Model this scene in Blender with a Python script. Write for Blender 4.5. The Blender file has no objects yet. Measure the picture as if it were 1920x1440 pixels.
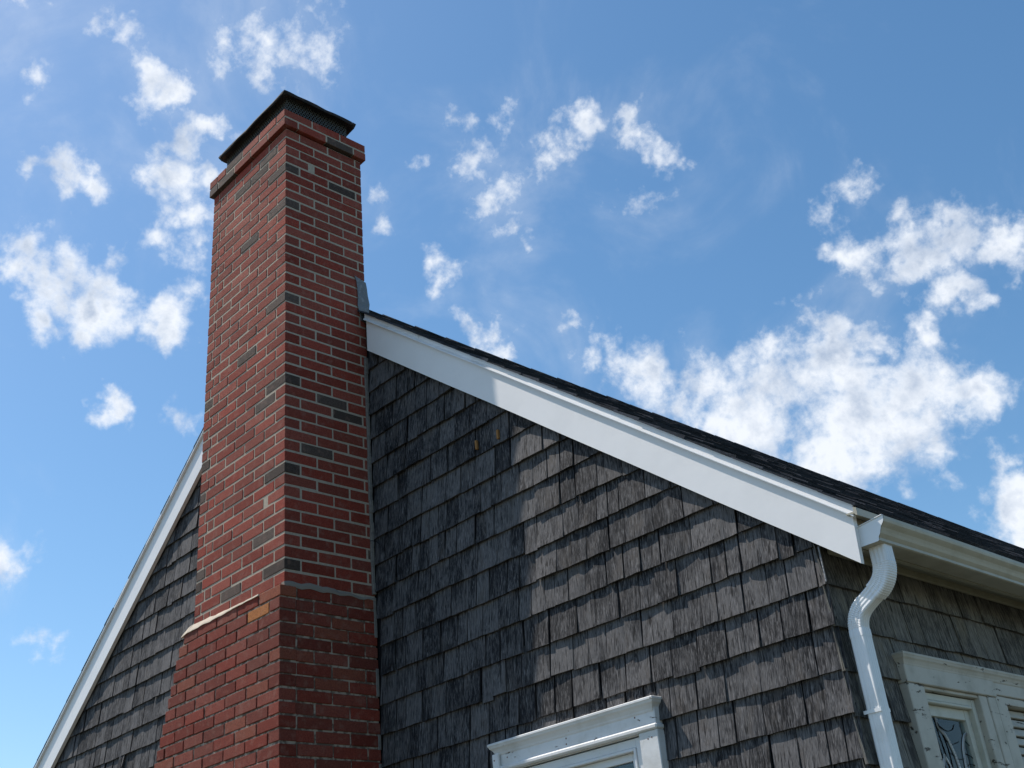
import bpy, math, random
from mathutils import Vector, Matrix
R_ = random.Random(7)
S = bpy.context.scene
COL = S.collection

# ------------------------------------------------------------------ camera
CAM = Vector((2.0841, -3.5599, 1.6))
AX_R = Vector((0.67010289, 0.73689169, -0.08917821))
AX_U = Vector((0.3978041, -0.25509515, 0.88129357))
AX_F = Vector((-0.62666898, 0.62603282, 0.46407854))
FPX = 2138.5                      # focal length in pixels of the 1920 px wide photograph
cd = bpy.data.cameras.new('camera'); cam = bpy.data.objects.new('camera', cd); COL.objects.link(cam)
cd.sensor_width = 36.0; cd.lens = FPX / 1920 * 36.0
cd.clip_start = 0.05; cd.clip_end = 20000
m3 = Matrix((AX_R, AX_U, -AX_F)).transposed()
cam.matrix_world = Matrix.Translation(CAM) @ m3.to_4x4()
S.camera = cam

# ------------------------------------------------------------------ light
SUN = Vector((-2.12, -1.0, 3.8)).normalized()      # direction towards the sun
sl = bpy.data.lights.new('sun', 'SUN'); sun = bpy.data.objects.new('sun', sl); COL.objects.link(sun)
sl.energy = 5.0; sl.angle = math.radians(0.53); sl.color = (1.0, 0.93, 0.85)
sun.rotation_euler = (-SUN).to_track_quat('-Z', 'Y').to_euler()
sun.location = (-20, -10, 30)
S.view_settings.view_transform = 'Standard'; S.view_settings.look = 'None'
S.view_settings.exposure = 0.08; S.view_settings.gamma = 1.0

# sky: Nishita + a layer of procedural fair-weather clouds that belong to the sky directions
W = bpy.data.worlds.new('World'); S.world = W; W.use_nodes = True
nt = W.node_tree; nt.nodes.clear()
def N(t, **k):
    n = nt.nodes.new(t)
    for a, b in k.items(): setattr(n, a, b)
    return n
def L(a, b): nt.links.new(a, b)
def MATH(op, a, b=None, c=None, clamp=False):
    n = N('ShaderNodeMath', operation=op); n.use_clamp = clamp
    for i, v in enumerate((a, b, c)):
        if v is None: continue
        if hasattr(v, 'links'): L(v, n.inputs[i])
        else: n.inputs[i].default_value = v
    return n.outputs[0]
out = N('ShaderNodeOutputWorld'); bg = N('ShaderNodeBackground'); L(bg.outputs[0], out.inputs[0])
sky = N('ShaderNodeTexSky', sky_type='NISHITA'); sky.sun_disc = False
sky.sun_elevation = math.asin(SUN.z); sky.sun_rotation = math.atan2(SUN.x, SUN.y)
sky.altitude = 0; sky.air_density = 1.0; sky.dust_density = 0.6; sky.ozone_density = 1.6
BGK = 0.12
bg.inputs[1].default_value = BGK
hs = N('ShaderNodeHueSaturation'); hs.inputs['Saturation'].default_value = 1.20; hs.inputs['Value'].default_value = 1.26; hs.inputs['Hue'].default_value = .493
L(sky.outputs[0], hs.inputs['Color'])
gm = N('ShaderNodeTexCoord'); D = gm.outputs['Generated']
def px_dir(x, y):
    return (AX_R * (x - 960) + AX_U * (720 - y) + AX_F * FPX).normalized()
# (x, y, radius, strength): centres of the clouds as sky directions
CL = [(240,60,60,.8),(290,130,60,.9),(325,165,55,.9),(215,25,40,.7),(270,180,35,.6),
 (430,110,55,.8),(500,70,85,.62),(560,130,60,.7),(480,155,50,.7),(570,30,60,.5),(600,90,50,.5),(50,140,45,.65),(45,20,50,.6),(110,10,30,.5),
 (350,265,62,1.1),(330,330,70,1.1),(395,330,60,1.1),(350,400,50,.85),(300,455,42,.8),(365,470,45,.7),(400,250,40,.9),
 (60,300,45,.85),(120,325,55,.95),(165,335,42,.9),
 (60,470,60,.95),(110,520,80,1.1),(180,570,75,1.1),(80,590,55,.95),(320,600,72,1.1),(230,495,30,.7),(40,520,50,.9),(140,620,50,.9),
 (215,765,45,.95),(350,785,40,.6),(15,1060,55,.75),(90,1205,42,.65),(150,1065,16,.5),
 (850,235,40,.62),(880,300,62,.78),(930,370,62,.82),(965,415,48,.72),(780,315,25,.55),(985,440,24,.6),
 (935,205,40,.62),(1090,235,48,.85),(1025,285,42,.7),(1065,270,30,.6),(1180,235,55,.92),(1240,275,45,.75),(1220,200,32,.6),(1272,295,26,.6),
 (1215,373,46,.55),(830,525,48,.75),(700,410,40,.75),(690,370,30,.75),(800,490,30,.6),
 (920,635,58,.85),(1100,660,38,.8),(1055,625,28,.65),(890,610,30,.6),
 (1580,365,48,.62),(1550,410,32,.6),(1720,480,80,1.1),(1800,440,70,1.1),(1885,460,60,1.1),(1600,490,60,1.0),(1785,560,60,1.0),(1520,575,42,.75),(1650,530,55,.8),
 (1195,695,70,.9),(1240,740,60,.8),(1320,720,80,1.0),(1450,730,110,1.1),(1560,690,110,1.2),(1600,780,140,1.25),(1700,730,100,1.1),(1800,740,90,1.1),
 (1400,800,110,1.1),(1550,850,110,1.2),(1700,820,110,1.1),(1725,640,45,.9),(1560,630,55,1.0),(1850,760,50,.8),(1640,640,60,.9),
 (1900,950,75,1.2),(1890,870,45,.9),(1930,990,80,1.2),(1700,920,26,.5),(1870,830,30,.6)]
def WARP(v, sc, amp, off):
    a = N('ShaderNodeVectorMath', operation='ADD'); L(D, a.inputs[0]); a.inputs[1].default_value = off
    n = N('ShaderNodeTexNoise'); n.inputs['Scale'].default_value = sc; n.inputs['Detail'].default_value = 4; L(a.outputs[0], n.inputs['Vector'])
    q = N('ShaderNodeVectorMath', operation='SUBTRACT'); L(n.outputs['Color'], q.inputs[0]); q.inputs[1].default_value = (.5, .5, .5)
    q2 = N('ShaderNodeVectorMath', operation='MULTIPLY_ADD'); L(q.outputs[0], q2.inputs[0]); q2.inputs[1].default_value = (amp, amp, amp); L(v, q2.inputs[2]); return q2.outputs[0]
DW = WARP(WARP(D, 22, .055, (1, 5, 2)), 60, .030, (4, 4, 9))
fld = None; acc = None
for (x, y, r, s) in CL:
    s = s * .93 if s < .85 else s * 1.08
    c = px_dir(x, y)
    d = N('ShaderNodeVectorMath', operation='DISTANCE'); L(DW, d.inputs[0]); d.inputs[1].default_value = c
    q = math.hypot(x - 960, y - 720); rr = r * 1.22 / FPX / (1 + (q / FPX) ** 2) ** .75
    v = MATH('MULTIPLY_ADD', d.outputs['Value'], -s / rr, s)      # s at centre, 0 at the rim, negative outside
    if acc is None: acc = v
    else:
        n = N('ShaderNodeMath', operation='SMOOTH_MAX'); L(acc, n.inputs[0]); L(v, n.inputs[1]); n.inputs[2].default_value = .28; acc = n.outputs[0]
fld = MATH('MAXIMUM', acc, -1.2)
def NOISE(sc, det=8, rough=.6, dist=0., off=(0, 0, 0), vec=None):
    mp = N('ShaderNodeVectorMath', operation='ADD'); L(vec or D, mp.inputs[0]); mp.inputs[1].default_value = off
    n = N('ShaderNodeTexNoise'); n.inputs['Scale'].default_value = sc; n.inputs['Detail'].default_value = det
    n.inputs['Roughness'].default_value = rough; n.inputs['Distortion'].default_value = dist
    L(mp.outputs[0], n.inputs['Vector']); return n.outputs['Fac']
n1 = NOISE(16, 10, .62, .25)
n2 = NOISE(42, 9, .60, .12, (3, 1, 2))
n2b = NOISE(110, 6, .62, .1, (5, 6, 1))
nn = MATH('ADD', MATH('MULTIPLY', MATH('SUBTRACT', n1, .5), 1.9), MATH('MULTIPLY', MATH('SUBTRACT', n2, .5), 2.6))
nn = MATH('ADD', nn, MATH('MULTIPLY', MATH('SUBTRACT', n2b, .5), .9))
dens = MATH('ADD', MATH('MULTIPLY_ADD', fld, 1.75, -.47), nn)
mr = N('ShaderNodeMapRange', interpolation_type='SMOOTHSTEP'); L(dens, mr.inputs[0])
mr.inputs[1].default_value = -.30; mr.inputs[2].default_value = 1.30
# thin veil that floats between the clouds
n3 = NOISE(7, 9, .6, .6, (7, 2, 5))
ve = N('ShaderNodeMapRange', interpolation_type='SMOOTHSTEP'); L(MATH('ADD', n3, MATH('MULTIPLY', fld, .09)), ve.inputs[0])
ve.inputs[1].default_value = .44; ve.inputs[2].default_value = .95; ve.inputs[4].default_value = .38
cov = MATH('MAXIMUM', mr.outputs[0], ve.outputs[0])
# self shading of the thick clouds: compare the density towards the sun
sp = N('ShaderNodeVectorMath', operation='ADD'); L(D, sp.inputs[0]); sp.inputs[1].default_value = SUN * .022
n1b = NOISE(16, 6, .6, .25, vec=sp.outputs[0])
lit = MATH('MULTIPLY_ADD', MATH('SUBTRACT', n1, n1b), 3.2, .92)
thick = N('ShaderNodeMapRange', interpolation_type='SMOOTHSTEP'); L(dens, thick.inputs[0]); thick.inputs[1].default_value = .6; thick.inputs[2].default_value = 1.9
n4 = NOISE(13, 3, .5, .3, (2, 8, 4))
pt = N('ShaderNodeMapRange', interpolation_type='SMOOTHSTEP'); L(n4, pt.inputs[0]); pt.inputs[1].default_value = .38; pt.inputs[2].default_value = .60; pt.inputs[3].default_value = .25; pt.inputs[4].default_value = 1.
shade = MATH('SUBTRACT', lit, MATH('MULTIPLY', MATH('MULTIPLY', thick.outputs[0], pt.outputs[0]), .75), clamp=True)
cr = N('ShaderNodeMix', data_type='RGBA'); L(shade, cr.inputs['Factor'])
CW = 1.0 / BGK
cr.inputs['A'].default_value = (.44 * CW, .53 * CW, .68 * CW, 1); cr.inputs['B'].default_value = (.90 * CW, .94 * CW, 1.0 * CW, 1)
mx = N('ShaderNodeMix', data_type='RGBA'); L(MATH('MULTIPLY', cov, .96), mx.inputs['Factor'])
L(hs.outputs[0], mx.inputs['A']); L(cr.outputs['Result'], mx.inputs['B'])
L(mx.outputs['Result'], bg.inputs[0])

# ------------------------------------------------------------------ helpers
class MB:
    def __init__(s): s.v = []; s.f = []; s.c = []; s.sm = []
    def add(s, vs, fs, col=(1, 1, 1), smooth=False):
        b = len(s.v); s.v += [tuple(v) for v in vs]; s.c += [col] * len(vs)
        s.f += [tuple(i + b for i in f) for f in fs]; s.sm += [smooth] * len(fs)
    def box(s, a, b, col=(1, 1, 1), c=0.0, fn=None):
        (x0, y0, z0), (x1, y1, z1) = a, b
        if x0 > x1: x0, x1 = x1, x0
        if y0 > y1: y0, y1 = y1, y0
        if z0 > z1: z0, z1 = z1, z0
        if c <= 0:
            vs = [(x, y, z) for x in (x0, x1) for y in (y0, y1) for z in (z0, z1)]
            fs = [(0, 1, 3, 2), (4, 6, 7, 5), (0, 4, 5, 1), (2, 3, 7, 6), (0, 2, 6, 4), (1, 5, 7, 3)]
        else:
            vs = []; idx = {}
            for sx in (0, 1):
                for sy in (0, 1):
                    for sz in (0, 1):
                        X = (x0, x1)[sx]; Y = (y0, y1)[sy]; Z = (z0, z1)[sz]
                        ix = c if sx == 0 else -c; iy = c if sy == 0 else -c; iz = c if sz == 0 else -c
                        for a_ in range(3):
                            idx[(sx, sy, sz, a_)] = len(vs)
                            vs.append((X + (ix if a_ != 0 else 0), Y + (iy if a_ != 1 else 0), Z + (iz if a_ != 2 else 0)))
            fs = []
            g = lambda p, a_: idx[(*p, a_)]
            for s_ in (0, 1):
                q = [(s_, 0, 0), (s_, 1, 0), (s_, 1, 1), (s_, 0, 1)]; f = [g(p, 0) for p in q]; fs.append(f if s_ else f[::-1])
                q = [(0, s_, 0), (0, s_, 1), (1, s_, 1), (1, s_, 0)]; f = [g(p, 1) for p in q]; fs.append(f if s_ else f[::-1])
                q = [(0, 0, s_), (1, 0, s_), (1, 1, s_), (0, 1, s_)]; f = [g(p, 2) for p in q]; fs.append(f if s_ else f[::-1])
            cen = Vector(((x0 + x1) / 2, (y0 + y1) / 2, (z0 + z1) / 2))
            def of(f):
                p = [Vector(vs[i]) for i in f]; n = (p[1] - p[0]).cross(p[2] - p[0])
                m = sum(p, Vector()) / len(p)
                fs.append(f if n.dot(m - cen) > 0 else f[::-1])
            for a1 in (0, 1):
                for a2 in (0, 1):
                    of([g((a1, a2, 0), 0), g((a1, a2, 1), 0), g((a1, a2, 1), 1), g((a1, a2, 0), 1)])
                    of([g((a1, 0, a2), 0), g((a1, 1, a2), 0), g((a1, 1, a2), 2), g((a1, 0, a2), 2)])
                    of([g((0, a1, a2), 1), g((1, a1, a2), 1), g((1, a1, a2), 2), g((0, a1, a2), 2)])
                    for a3 in (0, 1): of([g((a1, a2, a3), 0), g((a1, a2, a3), 1), g((a1, a2, a3), 2)])
        if fn: vs = [fn(v) for v in vs]
        s.add(vs, fs, col)
    def build(s, name, mat, parent=None, label=None):
        me = bpy.data.meshes.new(name); me.from_pydata(s.v, [], s.f); me.update()
        at = me.color_attributes.new('tint', 'FLOAT_COLOR', 'POINT')
        buf = []
        for c in s.c: buf += [c[0], c[1], c[2], 1.0]
        at.data.foreach_set('color', buf)
        me.polygons.foreach_set('use_smooth', s.sm)
        if mat: me.materials.append(mat)
        o = bpy.data.objects.new(name, me); COL.objects.link(o)
        if parent: o.parent = parent
        if label: o['label'] = label
        return o
def GF(u, z, n): return (u, -n, z)        # gable wall: u along x, n outwards (-y)
def EF(u, z, n): return (n, u, z)         # eave wall: u along y, n outwards (+x)
def fbox(mb, F, u0, u1, z0, z1, n0, n1, col=(1, 1, 1), c=0.0, jit=None):
    tmp = MB(); tmp.box((u0, z0, n0), (u1, z1, n1), (1, 1, 1), c)
    vs = tmp.v
    if jit: vs = [jit(v) for v in vs]
    fs = tmp.f
    # frame GF keeps / EF keeps handedness unknown: fix by sign of determinant
    o = Vector(F(0, 0, 0)); ex = Vector(F(1, 0, 0)) - o; ey = Vector(F(0, 1, 0)) - o; ez = Vector(F(0, 0, 1)) - o
    if ex.cross(ey).dot(ez) < 0: fs = [f[::-1] for f in fs]
    mb.add([F(*v) for v in vs], fs, col)

def mat(name):
    m = bpy.data.materials.new(name); m.use_nodes = True; t = m.node_tree
    b = t.nodes['Principled BSDF']; return m, t, b
class T:                                       # small node-building helper
    def __init__(s, t): s.t = t
    def n(s, k, **kw):
        x = s.t.nodes.new(k)
        for a, b in kw.items(): setattr(x, a, b)
        return x
    def l(s, a, b): s.t.links.new(a, b)
    def m(s, op, a, b=None, c=None, clamp=False):
        x = s.n('ShaderNodeMath', operation=op); x.use_clamp = clamp
        for i, v in enumerate((a, b, c)):
            if v is None: continue
            if hasattr(v, 'links'): s.l(v, x.inputs[i])
            else: x.inputs[i].default_value = v
        return x.outputs[0]
    def vec(s, scale=(1, 1, 1), off=None):
        co = s.n('ShaderNodeTexCoord').outputs['Object']
        v = s.n('ShaderNodeVectorMath', operation='MULTIPLY'); s.l(co, v.inputs[0]); v.inputs[1].default_value = scale
        if off is not None:
            a = s.n('ShaderNodeVectorMath', operation='ADD'); s.l(v.outputs[0], a.inputs[0]); s.l(off, a.inputs[1]); return a.outputs[0]
        return v.outputs[0]
    def noise(s, vec, sc, det=5, r=.55, d=0.):
        x = s.n('ShaderNodeTexNoise'); s.l(vec, x.inputs['Vector']); x.inputs['Scale'].default_value = sc
        x.inputs['Detail'].default_value = det; x.inputs['Roughness'].default_value = r; x.inputs['Distortion'].default_value = d
        return x.outputs['Fac']
    def ramp(s, f, stops, interp='LINEAR'):
        x = s.n('ShaderNodeValToRGB'); s.l(f, x.inputs[0]); e = x.color_ramp; e.interpolation = interp
        while len(e.elements) < len(stops): e.elements.new(.5)
        for el, (p, c) in zip(e.elements, stops): el.position = p; el.color = (*c, 1) if len(c) == 3 else c
        return x.outputs[0]
    def mix(s, f, a, b, mode='MIX'):
        x = s.n('ShaderNodeMix', data_type='RGBA', blend_type=mode)
        for v, k in ((f, 'Factor'), (a, 'A'), (b, 'B')):
            if hasattr(v, 'links'): s.l(v, x.inputs[k])
            else: x.inputs[k].default_value = v if k == 'Factor' else (*v, 1)
        return x.outputs['Result']
    def rng(s, v, a, b, c=0., d=1.):
        x = s.n('ShaderNodeMapRange', interpolation_type='SMOOTHSTEP'); s.l(v, x.inputs[0])
        for i, q in enumerate((a, b, c, d)): x.inputs[i + 1].default_value = q
        return x.outputs[0]
    def bump(s, h, b, dist=.002, strength=1.):
        x = s.n('ShaderNodeBump'); s.l(h, x.inputs['Height']); x.inputs['Distance'].default_value = dist; x.inputs['Strength'].default_value = strength
        s.l(x.outputs[0], b.inputs['Normal'])
    def tint(s):
        a = s.n('ShaderNodeAttribute', attribute_name='tint'); sp = s.n('ShaderNodeSeparateColor'); s.l(a.outputs['Color'], sp.inputs[0])
        return a, sp.outputs

# weathered cedar: tint = (random tone, random offset, weathering amount)
def cedar(name, dark, lightc, warm):
    m, t, b = mat(name); k = T(t); a, sp = k.tint()
    off = k.n('ShaderNodeCombineXYZ'); k.l(k.m('MULTIPLY', sp[1], 37.), off.inputs[0]); k.l(k.m('MULTIPLY', sp[1], 53.), off.inputs[1]); k.l(k.m('MULTIPLY', sp[0], 29.), off.inputs[2])
    fine = k.noise(k.vec((330, 330, 9), off.outputs[0]), 1.0, 4, .65, .3)
    med = k.noise(k.vec((90, 90, 5), off.outputs[0]), 1.0, 5, .6, .8)
    blot = k.noise(k.vec((11, 11, 7), off.outputs[0]), 1.0, 4, .6)
    big = k.noise(k.vec((1.1, 1.1, .8)), 1.0, 3, .5)
    v = k.m('ADD', k.m('MULTIPLY', fine, .55), k.m('MULTIPLY', med, .60))
    v = k.m('ADD', v, k.m('MULTIPLY', blot, .50))
    v = k.m('ADD', v, k.m('MULTIPLY', sp[0], .20)); v = k.m('ADD', v, k.m('MULTIPLY', big, .20))
    f = k.rng(v, .86, 1.18)
    c = k.mix(f, dark, lightc)
    c = k.mix(k.m('MULTIPLY', k.rng(blot, .52, .72), .6), c, warm)
    # silver streaks of raised grain
    st = k.noise(k.vec((230, 230, 8), off.outputs[0]), 1.0, 3, .6)
    c = k.mix(k.m('MULTIPLY', k.rng(st, .52, .66), .50), c, tuple(min(1, q * 1.9) for q in lightc))
    # dark checks
    ck = k.noise(k.vec((120, 120, 3.2), off.outputs[0]), 1.0, 3, .5)
    c = k.mix(k.m('MULTIPLY', k.rng(ck, .57, .66), .80), c, tuple(q * .35 for q in dark))
    k.l(c, b.inputs['Base Color']); b.inputs['Roughness'].default_value = .82; b.inputs['Specular IOR Level'].default_value = .25
    h = k.m('ADD', k.m('MULTIPLY', fine, .8), med); k.bump(h, b, .0028, .9)
    return m
M_CEDAR = cedar('weathered_cedar', (.0075, .008, .010), (.118, .113, .113), (.062, .052, .044))
M_CEDAR2 = cedar('brown_cedar', (.055, .052, .048), (.20, .188, .165), (.17, .145, .10))

def brick_mat():
    m, t, b = mat('red_brick'); k = T(t); a, sp = k.tint()
    v = k.vec((1, 1, 1)); n1 = k.noise(v, 160, 6, .65); n2 = k.noise(v, 22, 4, .6); n3 = k.noise(v, 600, 2, .5)
    c = k.mix(k.rng(n1, .36, .66), a.outputs['Color'], k.mix(1.0, a.outputs['Color'], (.62, .58, .60), 'MULTIPLY'))
    c = k.mix(k.m('MULTIPLY', k.rng(n2, .50, .72), .26), c, (.33, .20, .155))
    c = k.mix(k.m('MULTIPLY', k.rng(n3, .62, .72), .35), c, (.05, .03, .028))
    k.l(c, b.inputs['Base Color']); b.inputs['Roughness'].default_value = .9; b.inputs['Specular IOR Level'].default_value = .2
    k.bump(k.m('ADD', n1, k.m('MULTIPLY', n3, .5)), b, .0022, .8); return m
M_BRICK = brick_mat()
def simple(name, col, rough=.6, spec=.5, metal=0., bump=None, var=None):
    m, t, b = mat(name); k = T(t)
    b.inputs['Roughness'].default_value = rough; b.inputs['Specular IOR Level'].default_value = spec; b.inputs['Metallic'].default_value = metal
    c = None
    if var:
        sc, col2, lo, hi, amt = var
        n = k.noise(k.vec((1, 1, 1)), sc, 6, .6); c = k.mix(k.m('MULTIPLY', k.rng(n, lo, hi), amt), col, col2); k.l(c, b.inputs['Base Color'])
    else: b.inputs['Base Color'].default_value = (*col, 1)
    if bump:
        sc, d = bump; k.bump(k.noise(k.vec((1, 1, 1)), sc, 5, .6), b, d, 1.)
    return m
M_MORTAR = simple('grey_mortar', (.44, .375, .295), .95, .1, bump=(260, .0015), var=(60, (.33, .28, .22), .45, .7, .8))
M_OLDMORTAR = simple('old_mortar', (.15, .115, .09), .95, .1, bump=(220, .003), var=(26, (.46, .39, .31), .44, .58, .9))
M_SMEAR = simple('dull_mortar_smear', (.26, .225, .185), .95, .1, bump=(90, .003))
M_WASH = simple('cement_wash', (.52, .45, .36), .9, .1, bump=(90, .004), var=(40, (.36, .31, .25), .45, .7, .6))
M_WHITE = simple('white_pvc_trim', (.83, .815, .80), .42, .4, bump=(3, .002), var=(5, (.78, .765, .75), .4, .7, .6))
M_METAL = simple('white_enamel_metal', (.80, .80, .79), .22, .5, var=(9, (.66, .64, .59), .52, .78, .6), bump=(14, .0012))
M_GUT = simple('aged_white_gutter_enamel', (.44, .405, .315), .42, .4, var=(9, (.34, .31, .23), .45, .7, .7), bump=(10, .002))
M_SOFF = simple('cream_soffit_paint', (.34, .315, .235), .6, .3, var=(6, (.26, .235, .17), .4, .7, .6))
M_DARK = simple('dark_felt', (.012, .012, .014), .9, .1)
M_HOOD = simple('rusty_dark_steel', (.026, .024, .024), .8, .2, .0, var=(25, (.10, .055, .03), .52, .7, .7))
M_WIRE = simple('galvanised_wire', (.13, .135, .13), .5, .5, .3)
M_LEAD = simple('dull_lead_sheet', (.20, .21, .22), .6, .4, .2, bump=(40, .012), var=(40, (.42, .42, .42), .5, .7, .5))
M_CAULK = simple('dirty_caulk', (.21, .195, .175), .7, .3, bump=(120, .003), var=(50, (.14, .13, .12), .45, .65, .8))
M_SHIM = simple('orange_wood', (.30, .15, .05), .8, .2)
M_NAIL = simple('rust', (.16, .06, .03), .8, .2)
def paint_mat(name, col, wood, lo, hi, scale=(7, 7, 7), dirt=(.42, .40, .33)):
    m, t, b = mat(name); k = T(t)
    n = k.noise(k.vec(scale), 1.0, 8, .68, .4); n2 = k.noise(k.vec((60, 60, 60)), 1., 4, .6); n3 = k.noise(k.vec((9, 9, 9)), 1., 5, .6)
    c = k.mix(k.m('MULTIPLY', k.rng(n3, .42, .7), .55), col, dirt)
    fl = k.rng(k.m('ADD', n, k.m('MULTIPLY', n2, .12)), lo, hi)
    c = k.mix(fl, c, wood); k.l(c, b.inputs['Base Color']); b.inputs['Roughness'].default_value = .55; b.inputs['Specular IOR Level'].default_value = .3
    k.bump(k.m('SUBTRACT', k.m('MULTIPLY', n2, .4), k.m('MULTIPLY', fl, 1.5)), b, .0015, 1.); return m
M_PEEL = paint_mat('peeling_white_paint', (.72, .72, .71), (.20, .16, .12), .695, .72, (9, 6, 22), (.50, .49, .45))
M_PEEL2 = paint_mat('flaking_cream_paint', (.52, .49, .42), (.09, .075, .055), .675, .69, (26, 7, 30), (.32, .30, .24))
M_CSASH = simple('cream_sash', (.56, .55, .47), .5, .3, var=(12, (.42, .41, .33), .45, .7, .6))
M_SASH = simple('white_vinyl_sash', (.70, .71, .71), .4, .4, var=(12, (.60, .60, .57), .45, .7, .5))
def roof_mat():
    m, t, b = mat('asphalt_shingle'); k = T(t); a, sp = k.tint()
    v = k.vec((1, 1, 1)); n1 = k.noise(v, 420, 3, .6); n2 = k.noise(v, 60, 4, .6)
    c = k.mix(sp[0], (.011, .014, .020), (.058, .066, .082))
    c = k.mix(k.rng(n1, .5, .68), c, (.11, .12, .14)); c = k.mix(k.m('MULTIPLY', k.rng(n2, .5, .7), .5), c, (.012, .014, .018))
    k.l(c, b.inputs['Base Color']); b.inputs['Roughness'].default_value = .93; b.inputs['Specular IOR Level'].default_value = .15
    k.bump(n1, b, .004, 1.); return m
M_ROOF = roof_mat()
def glass_mat():
    m, t, b = mat('window_glass'); k = T(t)
    g = k.n('ShaderNodeBsdfGlossy'); g.inputs['Roughness'].default_value = .02; g.inputs['Color'].default_value = (.9, .95, 1, 1)
    tr = k.n('ShaderNodeBsdfTransparent'); tr.inputs['Color'].default_value = (.80, .86, .86, 1)
    fr = k.n('ShaderNodeFresnel'); fr.inputs['IOR'].default_value = 1.34
    nz = k.n('ShaderNodeBump'); k.l(k.noise(k.vec((1, 1, 1)), 4, 2, .5), nz.inputs['Height']); nz.inputs['Distance'].default_value = .004
    k.l(nz.outputs[0], g.inputs['Normal'])
    mxx = k.n('ShaderNodeMixShader'); k.l(fr.outputs[0], mxx.inputs[0]); k.l(tr.outputs[0], mxx.inputs[1]); k.l(g.outputs[0], mxx.inputs[2])
    k.l(mxx.outputs[0], t.nodes['Material Output'].inputs['Surface']); t.nodes.remove(b); return m
M_GLASS = glass_mat()
M_ROOM = simple('dark_room', (.06, .075, .085), .9, .1)
M_REFL_FOLDS = simple('mauve_reflection', (.42, .35, .34), .9, .1, var=(9, (.30, .25, .25), .4, .7, .6))
M_REFL_SLATS = simple('slate_blue_reflection', (.085, .10, .11), .8, .2)

# ------------------------------------------------------------------ ground
def ground():
    mb = MB(); n = 24; r = 3000.
    g = [-r, -1200, -400, -120, -50, -25, -14, -8, -4, 0, 4, 8, 14, 25, 50, 120, 400, 1200, r]
    vs = [(x, y, 0.) for x in g for y in g]; q = len(g)
    fs = [(i * q + j, (i + 1) * q + j, (i + 1) * q + j + 1, i * q + j + 1) for i in range(q - 1) for j in range(q - 1)]
    mb.add(vs, fs)
    m, t, b = mat('sandy_grass'); k = T(t); v = k.vec((1, 1, 1))
    c = k.mix(k.rng(k.noise(v, .5, 6, .6), .42, .6), (.115, .105, .08), (.045, .06, .022))
    c = k.mix(k.rng(k.noise(v, 30, 4, .6), .4, .7, 0, .5), c, (.14, .125, .10)); k.l(c, b.inputs['Base Color']); b.inputs['Roughness'].default_value = .95
    k.bump(k.noise(v, 40, 5, .6), b, .02, 1.)
    o = mb.build('ground', m); o['kind'] = 'structure'
ground()

# ------------------------------------------------------------------ the house
house = bpy.data.objects.new('house', None); COL.objects.link(house); house.location = (0, 0, 0)
house['label'] = 'weathered grey shingled cottage with white rake boards and tall red brick chimney'
house['category'] = 'house'

LEN = 12.0                                  # depth of the house along y
XL = -7.45                                  # left corner
def r_top(x): return 2.9837 + .794 * (.1967 - x)          # roof top lines at the rake
def l_top(x): return 5.268 + .7585 * (x + 4.548)
APX = (2.9837 + .794 * .1967 - 5.268 - .7585 * 4.548) / (.794 + .7585)
APZ = r_top(APX)
def r_bot(x): return 2.775 - .786 * (x - .174)            # lower edge of the rake boards
def l_bot(x): return 4.985 + .765 * (x + 4.563)
def rake(x): return min(r_bot(x), l_bot(x))
Z0 = 2.762; PITCH = .1503

WIN_G = (-1.80, -.85, 1.15, 2.50)           # u0,u1,z0,z1 outside of casings, gable window
WIN_E = (.36, 1.98, 1.15, 2.50)             # eave window pair

def shingle_wall(F, u_lo, u_hi, z_lo, top_fn, holes, rnd, tall=1.0, extra=None, zoff=0., pitch=PITCH, calm=1.0):
    mb = MB()
    handed = Vector(F(1, 0, 0)) - Vector(F(0, 0, 0)); hz = Vector(F(0, 1, 0)) - Vector(F(0, 0, 0)); hn = Vector(F(0, 0, 1)) - Vector(F(0, 0, 0))
    flip = handed.cross(hz).dot(hn) < 0
    k = int(math.ceil((6.1 - Z0) / pitch))
    zb = Z0 + zoff + k * pitch
    while zb > z_lo:
        u = u_lo - rnd.random() * .05
        ph1 = rnd.random() * 6; ph2 = rnd.random() * 6
        while u < u_hi:
            w = rnd.choice((.06, .072, .082, .092, .10, .11, .122, .135, .15)) * rnd.uniform(.9, 1.12)
            gap = rnd.choice((.002, .0035, .0045, .005, .006, .007, .009, .012)) if calm > .6 else rnd.choice((.001, .0015, .002, .003, .004, .005))
            a, b = u, u + w; u = b + gap
            if a < u_lo: a = u_lo
            if b > u_hi - .035: b = u_hi; u = u_hi + 1
            if b - a < .025: continue
            segs = [(a, b, zb)]
            for (h0, h1, hz0, hz1) in holes:
                ns = []
                for (s0, s1, sz) in segs:
                    if s1 <= h0 or s0 >= h1 or sz > hz1 - .012 or zb + pitch < hz0: ns.append((s0, s1, sz)); continue
                    if s0 < h0: ns.append((s0, h0, sz))
                    if s1 > h1: ns.append((h1, s1, sz))
                    if zb + pitch * 1.0 > hz1 and zb < hz1: ns.append((max(s0, h0), min(s1, h1), hz1 - .012))   # course just above the head
                segs = ns
            for (s0, s1, sz) in segs:
                if s1 - s0 < .012: continue
                if min(top_fn(s0), top_fn(s1)) < sz - .25 and max(top_fn(s0), top_fn(s1)) < sz + .02: continue
                shingle(mb, F, flip, s0, s1, sz, zb + pitch * 1.22, top_fn, rnd, math.sin(s0 * 1.7 + ph1) * .0018 + math.sin(s0 * 4.1 + ph2) * .0008, calm)
        zb -= pitch
    if extra: extra(mb, flip)
    return mb
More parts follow.
